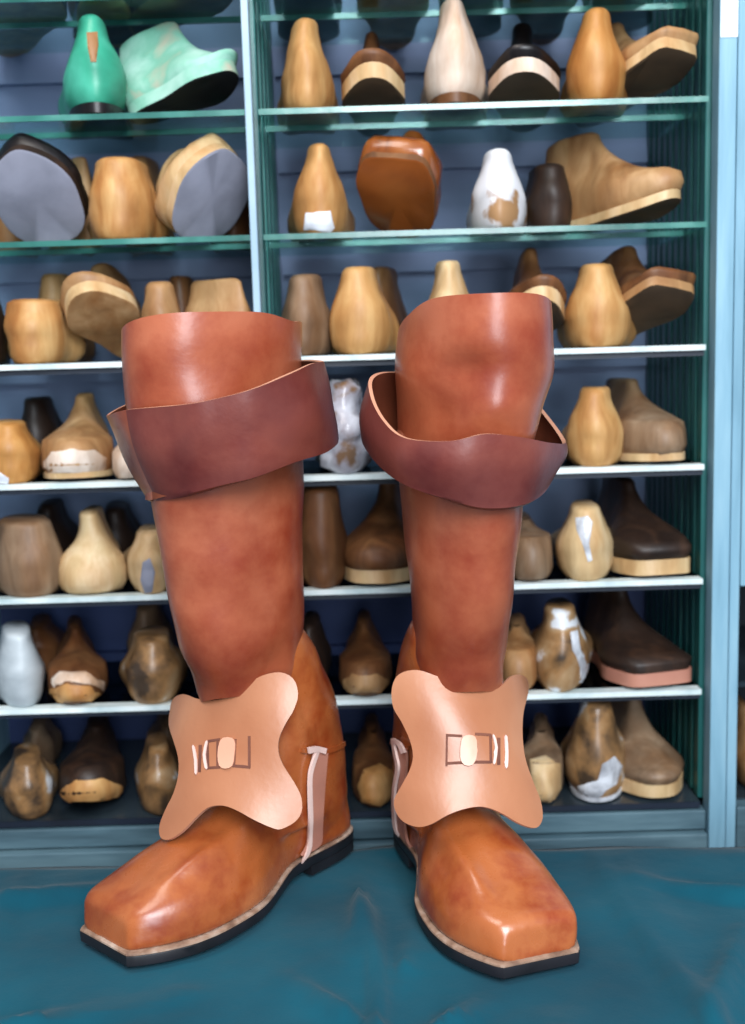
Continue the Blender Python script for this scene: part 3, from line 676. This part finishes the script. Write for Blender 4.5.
def build_boot(side, heel, toe, shaft_tab, top_fn, cuff_top, cuff_bot, fly, cylinder, label_boot, whichname):
    ft = Foot(heel, toe, side)
    root = thing('leather_boot', (ft.W(.1, 0, 0)), label_boot, 'boot', 'pair of tan leather bucket boots')
    # ---- sole
    inn = [(s, a) for s, a, b in SOLE]; out = [(s, -b) for s, a, b in SOLE]
    def dens(lst, g=0.0):
        r = []
        T = [(s, n) for s, n in lst]
        for i in range(len(T)-1):
            for k in range(4):
                x = T[i][0]+(T[i+1][0]-T[i][0])*k/4
                r.append((x, interp(T, x)[0]))
        r.append(T[-1]); return r
    ring2 = dens(inn) + list(reversed(dens(out)))
    cxs = .12
    def grow(p, g):
        s, n = p
        k = g/.04
        return (s + (g if s > .2 else (-g if s < .02 else 0)), n*(1+k))
    def ringz(g, zf): return [ft.W(*grow(p, g), zf(p[0])) for p in ring2]
    V, Fc = loft([ringz(.0005, lambda s: lift(s)*.95), ringz(.0018, lambda s: lift(s)+.0015), ringz(.0022, lambda s: lift(s)+.009), ringz(.002, lambda s: lift(s)+.0095)])
    mesh_obj('outsole', V, Fc, M['outsole'], root, smooth=False, label='black sole')
    V, Fc = loft([ringz(.0010, lambda s: lift(s)+.0094), ringz(.0019, lambda s: lift(s)+.0098), ringz(.0017, lambda s: lift(s)+.0110), ringz(.0003, lambda s: lift(s)+.0118)])
    mesh_obj('welt', V, Fc, M['welt'], root, smooth=False, label='pale stitched welt')
    hb = [p for p in ring2 if p[0] <= .058]
    hh = [[ft.W(*grow(p, .002), z) for p in hb] for z in (0.0003, .0085)]
    V, Fc = loft(hh); mesh_obj('heel_block', V, Fc, M['outsole'], root, smooth=False, label='low black heel')
    # ---- foot upper: vamp + ankle joined into one skin
    parts = []
    secs = [ # s, ztop, exponent, front shear
        (-.008, .050, 2.2, 0), (.01, .085, 2.2, 0), (.04, .105, 2.0, 0), (.07, .112, 1.9, 0), (.10, .106, 1.8, 0), (.12, .096, 1.8, 0), (.14, .084, 1.85, 0), (.16, .0735, 1.95, 0), (.18, .065, 2.1, 0),
        (.20, .0550, 2.5, 0), (.218, .0480, 3.2, .02), (.232, .0425, 4.4, .10), (.2425, .0385, 6, .2), (.2475, .033, 7, .2)]
    rings = []
    NS = 30
    for i in range(56):
        s = secs[0][0] + (secs[-1][0]-secs[0][0])*i/55
        zt, ex, sh = interp(secs, s); a, b = interp(SOLE, s)
        a = max(a+.0004, .004); b = max(b+.0004, .004); z0 = lift(s)+.010
        nc = (a-b)/2; hw = (a+b)/2; r = []
        ridge = nc - .004*smoothstep(.1, .2, s)
        for k in range(NS):
            t = 2*PI*k/NS; c, sn = math.cos(t), math.sin(t)
            if sn >= 0:
                n = abs(c)**(2/ex)*(1 if c > 0 else -1)*hw; z = z0+.008 + (zt-z0-.008)*sn**(2/ex)
                # walls stay close to vertical near the welt, then draw in
            else:
                n = abs(c)**(2/5)*(1 if c > 0 else -1)*hw; z = z0+.008 + .008*(-(abs(sn)**(2/5)))
            fr = (z-z0)/max(.01, zt-z0)
            r.append(ft.W(s - sh*max(0, fr)*.02, nc + n + (ridge-nc)*max(0, fr), z))
        rings.append(r)
    parts.append(loft(rings))
    ank = [ # z, s_center, a (along), b (across)
        (.020, .046, .054, .024), (.035, .048, .058, .030), (.06, .050, .0600, .0335), (.09, .052, .0600, .0350), (.12, .055, .0590, .0350), (.15, .060, .0560, .0350), (.18, .066, .0500, .034), (.21, .073, .040, .031), (.228, .079, .030, .025)]
    rings = []
    for i in range(34):
        z = ank[0][0]+(ank[-1][0]-ank[0][0])*i/33
        c, a, b = interp(ank, z)
        rings.append([ft.W(c + a*abs(math.cos(t))**.9*(1 if math.cos(t) > 0 else -1), b*abs(math.sin(t))**.9*(1 if math.sin(t) > 0 else -1), z) for t in [2*PI*k/40 for k in range(40)]])
    parts.append(loft(rings))
    # instep wedge under the butterfly
    low = [(.07, 0), (.10, 0), (.13, 0)]
    ins = [(.05, .070, .064, .038), (.08, .072, .062, .038), (.11, .074, .056, .038), (.14, .078, .050, .037), (.158, .078, .044, .035)]
    rings = []
    for i in range(20):
        z = ins[0][0]+(ins[-1][0]-ins[0][0])*i/19
        c, a, b = interp(ins, z)
        rings.append([ft.W(c + a*math.cos(t), b*math.sin(t), z) for t in [2*PI*k/40 for k in range(40)]])
    parts.append(loft(rings))
    V = []; Fc = []
    for (v, fs) in parts:
        b = len(V); V += v; Fc += [tuple(i+b for i in f_) for f_ in fs]
    up = mesh_obj('foot_upper', V, Fc, M['leather'], root)
    rm = up.modifiers.new('r', 'REMESH'); rm.mode = 'VOXEL'; rm.voxel_size = .0022; rm.use_smooth_shade = True
    sm = up.modifiers.new('s', 'SMOOTH'); sm.factor = .5; sm.iterations = 7
    apply_mods(up)
    me = up.data; me.materials.clear(); me.materials.append(M['leather'])
    wl = wloc(up)
    nrms = [v.normal.copy() for v in me.vertices]; cos = [v.co.copy() for v in me.vertices]; newc = []
    for co_, nr_ in zip(cos, nrms):
        p = co_+wl
        w_ = smoothstep(.02, .05, p.z)
        dsp = .0022*mnoise.noise(p*16+Vector((side*5, 0, 0))) + .0014*mnoise.noise(p*38)
        # crease where the vamp bends
        q = Vector((p.x, p.y))-ft.o; s = q.dot(ft.d); n = q.dot(ft.n)
        dsp -= .0022*math.exp(-((s-.135-.12*n)/.006)**2)*smoothstep(.05, .08, p.z)*math.exp(-((n+.01)/.02)**2)
        dsp += .0030*math.exp(-((n-.030+.10*(s-.15))/.006)**2)*smoothstep(.11, .14, s)*(1-smoothstep(.19, .225, s))*smoothstep(.035, .05, p.z)
        newc += list(co_ + nr_*dsp*w_)
    me.vertices.foreach_set('co', newc)
    me.polygons.foreach_set('use_smooth', [True]*len(me.polygons)); me.update()
    # ---- shaft
    NA = 72
    zlist = [.150, .16, .17] + [.18+.008*k for k in range(0, 60)]
    ztop_all = shaft_tab[-1][0]
    rings = []; nz = 58
    z0s = .155
    for i in range(nz+1):
        u = i/nz; r = []
        for k in range(NA):
            a = 2*PI*k/NA                          # world angle, 3/2 PI faces the viewer
            zt = top_fn(a); zb = z0s + .022*max(0, -math.sin(a)); z = zb + (zt-zb)*u
            cx, cy, A, B = interp(shaft_tab, z)
            # ellipse radius for world angle
            fa = math.atan2(ft.d.y, ft.d.x); ph = a-fa
            rr = A*B/math.sqrt((B*math.cos(ph))**2+(A*math.sin(ph))**2)
            p = Vector((cx+rr*math.cos(a), cy+rr*math.sin(a), z))
            ds = .0042*mnoise.noise(Vector((p.x*9, p.y*9, z*11+side*3))) + .0022*mnoise.noise(Vector((p.x*20, p.y*20, z*26+side*9)))
            # slouch folds towards the ankle
            ds += .0016*math.sin(z*120+2*math.sin(a*2+side))*(1-smoothstep(.17, .25, z))
            # soft dents
            for (da, dz, amp, wa, wz) in ((4.55, .435, -.005, .35, .012), (4.9, .405, .004, .30, .012), (4.3, .40, -.003, .25, .02)) if side > 0 else ((4.6, .44, -.003, .5, .02), (4.9, .30, .003, .3, .05), (4.4, .22, .003, .4, .02)):
                ds += amp*math.exp(-((a-da)/wa)**2-((z-dz)/wz)**2)
            p += Vector((math.cos(a), math.sin(a), 0))*ds
            r.append(p)
        rings.append(r)
    V, Fc = loft(rings, False, False)
    sh = mesh_obj('shaft', V, Fc, [M['shaft'], M['inner'], M['edge']], root)
    thicken(sh, .0028, -1, 2, 1)
    # ---- cuff
    top = [Py(*p) for p in cuff_top]; bot = [Py(*p) for p in cuff_bot]
    n = len(top); T = cr(top, 8, True); B = cr(bot, 8, True); R_ = []
    for u in (0, .08, .2, .35, .5, .65, .8, .9, .96):
        bul = math.sin(u*PI)*.0030
        r = []
        for t_, b_ in zip(T, B):
            p = t_.lerp(b_, u); cx, cy, A, Bb = interp(shaft_tab, p.z)
            o_ = Vector((p.x-cx, p.y-cy, 0)).normalized()
            r.append(p + o_*(bul + .0035*mnoise.noise(p*22+Vector((9*side, 0, 0)))*math.sin(min(1, u+.15)*PI*.9)))
        R_.append(r)
    for (sc, dz) in ((0, 0), (.25, -.0022), (.55, -.0010), (.85, .002), (1.0, .006)):
        r = []
        for b_ in B:
            cx, cy, A, Bb = interp(shaft_tab, b_.z)
            o_ = Vector((b_.x-cx, b_.y-cy, 0)); L = o_.length; o_.normalize()
            a = math.atan2(o_.y, o_.x); ph = a-math.atan2(ft.d.y, ft.d.x)
            rr = A*Bb/math.sqrt((Bb*math.cos(ph))**2+(A*math.sin(ph))**2)-.001
            q = L + (min(rr, L)-L)*sc
            r.append(Vector((cx, cy, b_.z+dz))+o_*q)
        R_.append(r)
    V, Fc = loft(R_, False, False)
    nc_ = len(T); mi_ = [3 if (side < 0 and (k % nc_) >= nc_-9) else 0 for k in range(len(Fc))]  # left cuff's receding side in shaft colour, painting the warm light on it
    cf = mesh_obj('folded_cuff', V, Fc, [M['cuff'], M['inner'], M['edge'], M['shaft']], root, mat_idx=mi_, label='wide folded-down cuff, darker mauve brown')
    thicken(cf, .0030, -1, 2, 1)
    # ---- butterfly spur leather bent round a cylinder
    C0, AX, RAD = cylinder(ft)
    AX = AX.normalized(); nrm = (Vector((0, -1, .35)) - AX*Vector((0, -1, .35)).dot(AX)).normalized(); bi = AX.cross(nrm).normalized()
    if bi.x < 0: bi = -bi
    def hitc(px, py, extra_r=0):
        d = ray(px, py).normalized(); rad = RAD+extra_r
        oc = EYE-C0; dp = d-AX*d.dot(AX); op = oc-AX*oc.dot(AX)
        a = dp.dot(dp); b = 2*dp.dot(op); c = op.dot(op)-rad*rad; D_ = b*b-4*a*c
        if D_ < 0:
            t = -b/(2*a); p = EYE+d*t
            q = p-C0; ax = q.dot(AX); rd = (q-AX*ax)
            ang = math.atan2(rd.dot(bi), rd.dot(nrm)); return (ang, ax)
        t = (-b-math.sqrt(D_))/(2*a); q = EYE+d*t-C0; ax = q.dot(AX); rd = q-AX*ax
        return (math.atan2(rd.dot(bi), rd.dot(nrm)), ax)
    def cyl(uv, er=0):
        ang, ax = uv; rad = RAD+er
        w = ax*9
        return C0 + AX*ax + (nrm*math.cos(ang)+bi*math.sin(ang))*rad + nrm*(.0012*math.sin(ang*5+ax*60)*1.0)
    def sheet(name, pts, mats, er, th, lbl=None, sub=3, parent=root, step=.006):
        o2 = cr([Vector((p[0], p[1], 0)) for p in pts], sub, True)
        uv = [hitc(p.x, p.y, er) for p in o2]
        P2 = [Vector((a*RAD, b)) for a, b in uv]
        n = len(P2)
        def inside(q):
            c = False
            for i in range(n):
                a, b = P2[i], P2[i-1]
                if (a.y > q.y) != (b.y > q.y) and q.x < (b.x-a.x)*(q.y-a.y)/(b.y-a.y)+a.x: c = not c
            return c
        al = list(P2); x0 = min(p.x for p in P2); x1 = max(p.x for p in P2); y0 = min(p.y for p in P2); y1 = max(p.y for p in P2)
        y = y0+step*.5
        while y < y1:
            x = x0+step*.5
            while x < x1:
                q = Vector((x, y))
                if inside(q) and min((q-p).length for p in P2) > step*.5: al.append(q)
                x += step
            y += step
        res = delaunay_2d_cdt(al, [], [list(range(n))], 1, 1e-7)
        V = [cyl((p.x/RAD, p.y), er) for p in res[0]]
        o = mesh_obj(name, V, [tuple(f) for f in res[2]], mats, parent, label=lbl)
        # make the normals face away from the axis
        me = o.data; wl_ = wloc(o)
        s_ = sum((Vector(p.center)+wl_-C0-AX*(Vector(p.center)+wl_-C0).dot(AX)).dot(p.normal) for p in me.polygons)
        if s_ < 0: me.flip_normals()
        m = thicken(o, th, 1, 1 if len(mats) > 1 else None)
        return o
    bf = sheet('butterfly_spur_leather', fly['outline'], [M['spur'], M['edge']], 0, .0028, 'pale peach butterfly-shaped leather over the instep')
    for q in fly['slots']: sheet('slot_thread', q, [M['slot']], .0029, .0005, sub=1, parent=bf, step=.002)
    for q in fly['laces']: sheet('lace', q, [M['lace']], .0032, .0012, 'pale lace end', sub=2, parent=bf, step=.002)
    for q in fly['tab']: sheet('centre_tab', q, [M['tab'], M['edge']], .0030, .0020, 'raised pale leather tab', sub=2, parent=bf, step=.003)
    # ---- straps lying on the upper
    bv = bvh_of(up)
    for (nm, pts, wd, th, mat, lbl) in fly['straps']:
        P = cr([Vector((p[0], p[1], 0)) for p in pts], 6)
        L3 = []; last = .93
        for k, p in enumerate(P):
            q = P[min(k+1, len(P)-1)]-P[max(k-1, 0)]; q.normalize(); nn_ = Vector((-q.y, q.x, 0))
            row = []
            for e in (-.5, 0, .5):
                c = p+nn_*wd*e
                d = ray(c.x, c.y).normalized(); hit, nr, _, _ = bv.ray_cast(EYE, d)
                if hit is None:
                    dist = last/ d.y; h2 = bv.find_nearest(EYE+d*dist); hit, nr = h2[0], h2[1]
                else: last = hit.y
                if nr.dot(d) > 0 and False: nr = -nr
                row.append(hit+nr*(.0010+th))
            L3.append(row)
        for _ in range(3):
            L3 = [L3[0]] + [[(L3[i-1][k]+L3[i][k]*2+L3[i+1][k])/4 for k in range(3)] for i in range(1, len(L3)-1)] + [L3[-1]]
        V = [v for r in L3 for v in r]; Fc = []
        for i in range(len(L3)-1):
            for k in range(2): a = i*3+k; Fc.append((a, a+1, a+4, a+3))
        o = mesh_obj(nm, V, Fc, [M[mat], M['edge']], root, label=lbl)
        thicken(o, .0022, 0)
    return root

# left boot -----------------------------------------------------------
def topL(a):
    # rim: level in front, dipping at both sides
    c = math.cos(a); return .4815 - .016*max(0, -c)**3 - .007*max(0, c)**8 - .022*smoothstep(.1, .9, math.sin(a))*(1 if c < 0 else .6)
def topR(a):
    c = math.cos(a); return .4880 - .015*abs(c)**4 - .022*smoothstep(-.25, .8, math.sin(a))
shaftL = [(.13, -.103, .928, .040, .036), (.18, -.1095, .917, .048, .038), (.25, -.113, .906, .061, .043), (.33, -.116, .900, .069, .049), (.40, -.119, .897, .077, .055), (.45, -.120, .895, .080, .057), (.49, -.120, .895, .080, .058)]
shaftR = [(.13, .064, .930, .038, .035), (.18, .067, .917, .046, .0370), (.25, .070, .903, .060, .040), (.33, .0715, .897, .068, .0445), (.40, .079, .895, .077, .052), (.43, .083, .894, .080, .0585), (.455, .084, .893, .081, .0575), (.49, .084, .892, .080, .0560)]
flyL = dict(
 outline=[(173, 712), (176, 700), (186, 695), (198, 699), (212, 701), (228, 698), (246, 687), (262, 677), (280, 673), (293, 679), (298, 694), (294, 710), (286, 724), (280, 738), (279, 752), (284, 766), (294, 782), (301, 797), (301, 812), (294, 822), (281, 829), (272, 828), (254, 820), (238, 811), (224, 806), (210, 808), (198, 818), (184, 832), (171, 840), (163, 838), (162, 826), (168, 810), (176, 794), (181, 776), (181, 758), (176, 740), (172, 726)],
 slots=[[(208, 740), (220, 738), (220, 740.5), (208, 742.5)], [(206, 741), (208.5, 741), (209.5, 769), (207, 769)], [(207, 767), (220, 766), (220, 768.5), (207, 769.5)], [(216.5, 741), (218.5, 741), (218.5, 767), (216.5, 767)],
        [(234, 739), (236.5, 739), (235, 766), (232.5, 766)], [(248, 736), (250.5, 736), (250.5, 768), (248, 768)], [(232, 764.5), (250, 766), (250, 768.5), (232, 767)], [(199, 745), (202, 745), (201, 772), (198.5, 772)]],
 laces=[[(193, 747), (195, 746.5), (197.5, 760), (197.5, 773), (195.5, 773), (195, 760)], [(206, 742), (208, 742), (206, 755), (208, 768), (205.5, 768), (203.5, 755)]],
 tab=[[(220, 744), (224, 738), (233, 738), (236, 744), (235, 756), (233, 766), (226, 769), (220, 766), (218.5, 755)]],
 straps=[('stirrup_strap', [(318, 752), (316, 775), (314, 800), (313, 825), (312, 845), (305, 858)], 14, .0015, 'strap', 'mauve strap running down under the sole'),
         ('strap_edging', [(313, 750), (309, 762), (306, 776), (306, 800), (307, 825), (306, 845), (300, 860)], 3.2, .0035, 'lace', 'pale edge of the strap'),
         ('strap_loop', [(304, 749), (312, 748), (321, 750)], 6, .0040, 'lace', 'pale loop at the strap top'),
         ('heel_strap', [(300, 750), (310, 751), (322, 752), (336, 748), (345, 743)], 4, .0001, 'leather', 'seam strap round the heel')])
def cylL(ft):
    ax = Vector((-ft.d.x*.36, -ft.d.y*.53, .866))
    C = ft.W(.118, -.006, .125) - Vector((ft.d.x*.866, ft.d.y*.866, .50)).normalized()*.112
    return C + Vector((ft.d.x*.866, ft.d.y*.866, .50)).normalized()*.031, ax, .112
build_boot(-1, (-.046, .983), (-.2110, .799), shaftL, topL,
 [(126, 410, .835), (181, 405, .806), (215, 399, .802), (253, 389, .802), (290, 374, .818), (312, 364, .85), (323, 361, .90), (300, 360, .955), (240, 368, .985), (180, 385, .975), (130, 403, .935), (105, 416, .885)],
 [(156, 498, .850), (186, 494, .825), (222, 485, .815), (256, 477, .815), (296, 462, .835), (327, 452, .87), (338, 440, .915), (312, 440, .96), (240, 452, .985), (195, 470, .975), (162, 485, .94), (148, 497, .89)],
 flyL, cylL, 'left one of two tall tan leather boots, its cuff tilted down to the left', 'left')
flyR = dict(
 outline=[(393, 693), (396, 680), (404, 673), (418, 671), (434, 676), (450, 683), (465, 689), (480, 692), (494, 690), (503, 683), (509, 677), (518, 676), (525, 681), (525, 694), (521, 712), (520, 730), (521, 748), (524, 764), (531, 784), (538, 802), (540, 818), (536, 827), (529, 828), (516, 823), (503, 815), (490, 809), (478, 807), (462, 810), (447, 816), (433, 824), (420, 827), (406, 822), (398, 812), (396, 800), (403, 786), (411, 770), (414, 756), (411, 740), (403, 722), (395, 708)],
 slots=[[(446, 734), (462, 735), (462, 737.5), (446, 736.5)], [(446, 735), (448, 735), (447.5, 766), (445.5, 766)], [(446, 762), (491, 761), (491, 763.5), (446, 764.5)], [(475, 733), (491, 734), (491, 736.5), (475, 735.5)], [(489, 735), (491.5, 735), (492, 763), (489.5, 763)], [(497, 738), (500, 738), (500, 765), (497, 765)]],
 laces=[[(492, 736), (494, 736), (497, 748), (495, 763), (492.5, 763), (494.5, 748)], [(504, 737), (506.5, 737), (507.5, 752), (507, 767), (504.5, 767), (505, 752)]],
 tab=[[(461, 741), (465, 736), (472, 736), (476, 741), (476, 757), (472, 765), (464, 765), (460, 757)]],
 straps=[('stirrup_strap', [(404, 748), (405, 760), (404, 772), (403, 790), (402, 815), (405, 840), (411, 858)], 9, .0012, 'strap', 'mauve strap running down under the sole'),
         ('strap_edging', [(398, 738), (400, 752), (403, 768), (399, 790), (399, 815), (401, 838), (409, 862)], 2.6, .0035, 'lace', 'pale edge of the strap'),
         ('strap_loop', [(399, 740), (405, 743), (409, 752)], 3.5, .0040, 'lace', 'pale loop at the strap top'),
         ('heel_strap', [(392, 742), (400, 746), (410, 748)], 4, .0001, 'leather', 'seam strap round the heel')])
def cylR(ft):
    ax = Vector((-ft.d.x*.50, -ft.d.y*.50, .866))
    N = Vector((ft.d.x*.866, ft.d.y*.866, .50)).normalized()
    return ft.W(.118, .000, .125) - N*.051, ax, .082
build_boot(1, (.034, .994), (.104, .775), shaftR, topR,
 [(450, 441, .800), (405, 438, .812), (382, 420, .835), (369, 392, .865), (374, 374, .905), (405, 372, .955), (460, 376, .985), (520, 390, .965), (550, 419, .925), (565, 441, .885), (552, 443, .845), (520, 437, .812), (485, 434, .80)],
 [(450, 500, .812), (405, 485, .825), (378, 465, .85), (362, 442, .885), (372, 440, .925), (410, 447, .960), (460, 455, .975), (520, 463, .960), (548, 470, .92), (559, 465, .885), (545, 492, .855), (522, 505, .825), (485, 508, .812)],
 flyR, cylR, 'right one of two tall tan leather boots, with a loose gaping cuff', 'right')

# ================================================================ LIGHT, WORLD, CAMERA
def area(name, loc, target, size, power, col, shape='RECTANGLE', sy=None):
    l = bpy.data.lights.new(name, 'AREA'); l.energy = power; l.color = col; l.size = size; l.shape = shape
    l.size_y = sy or size
    o = bpy.data.objects.new(name, l); COL.objects.link(o); o.location = loc
    o.rotation_euler = (Vector(target)-Vector(loc)).to_track_quat('-Z', 'Y').to_euler()
    return o
area('window_light', (.35, -1.1, 1.65), (0, 1.0, .35), 1.1, 76, (.90, .95, 1.0), sy=1.0)
area('highlight_softbox', (.30, -1.7, .75), (0, 1.0, .35), .75, 36, (.86, .92, 1.0), sy=1.3)  # unseen softbox added behind the camera for the shaft highlights
area('ceiling_light', (-.5, .30, 1.9), (0, 1.0, .2), .8, 16, (1.0, .93, .86))
w = bpy.data.worlds.new('room_light'); SC.world = w; w.use_nodes = True
bg = w.node_tree.nodes['Background']; bg.inputs[0].default_value = (.62, .72, .9, 1); bg.inputs[1].default_value = .33

cam = bpy.data.cameras.new('camera'); co = bpy.data.objects.new('camera', cam); COL.objects.link(co)
Mx = Matrix(((RT.x, UP.x, -FW.x, 0), (RT.y, UP.y, -FW.y, 0), (RT.z, UP.z, -FW.z, HC), (0, 0, 0, 1)))
co.matrix_world = Mx
cam.sensor_fit = 'VERTICAL'; cam.sensor_height = 36; cam.sensor_width = 36*745/1024; cam.lens = F/1024*36
cam.clip_start = .02; cam.clip_end = 20
cam.dof.use_dof = True; cam.dof.focus_distance = .86; cam.dof.aperture_fstop = 4.5
SC.camera = co
SC.view_settings.view_transform = 'Standard'; SC.view_settings.look = 'None'
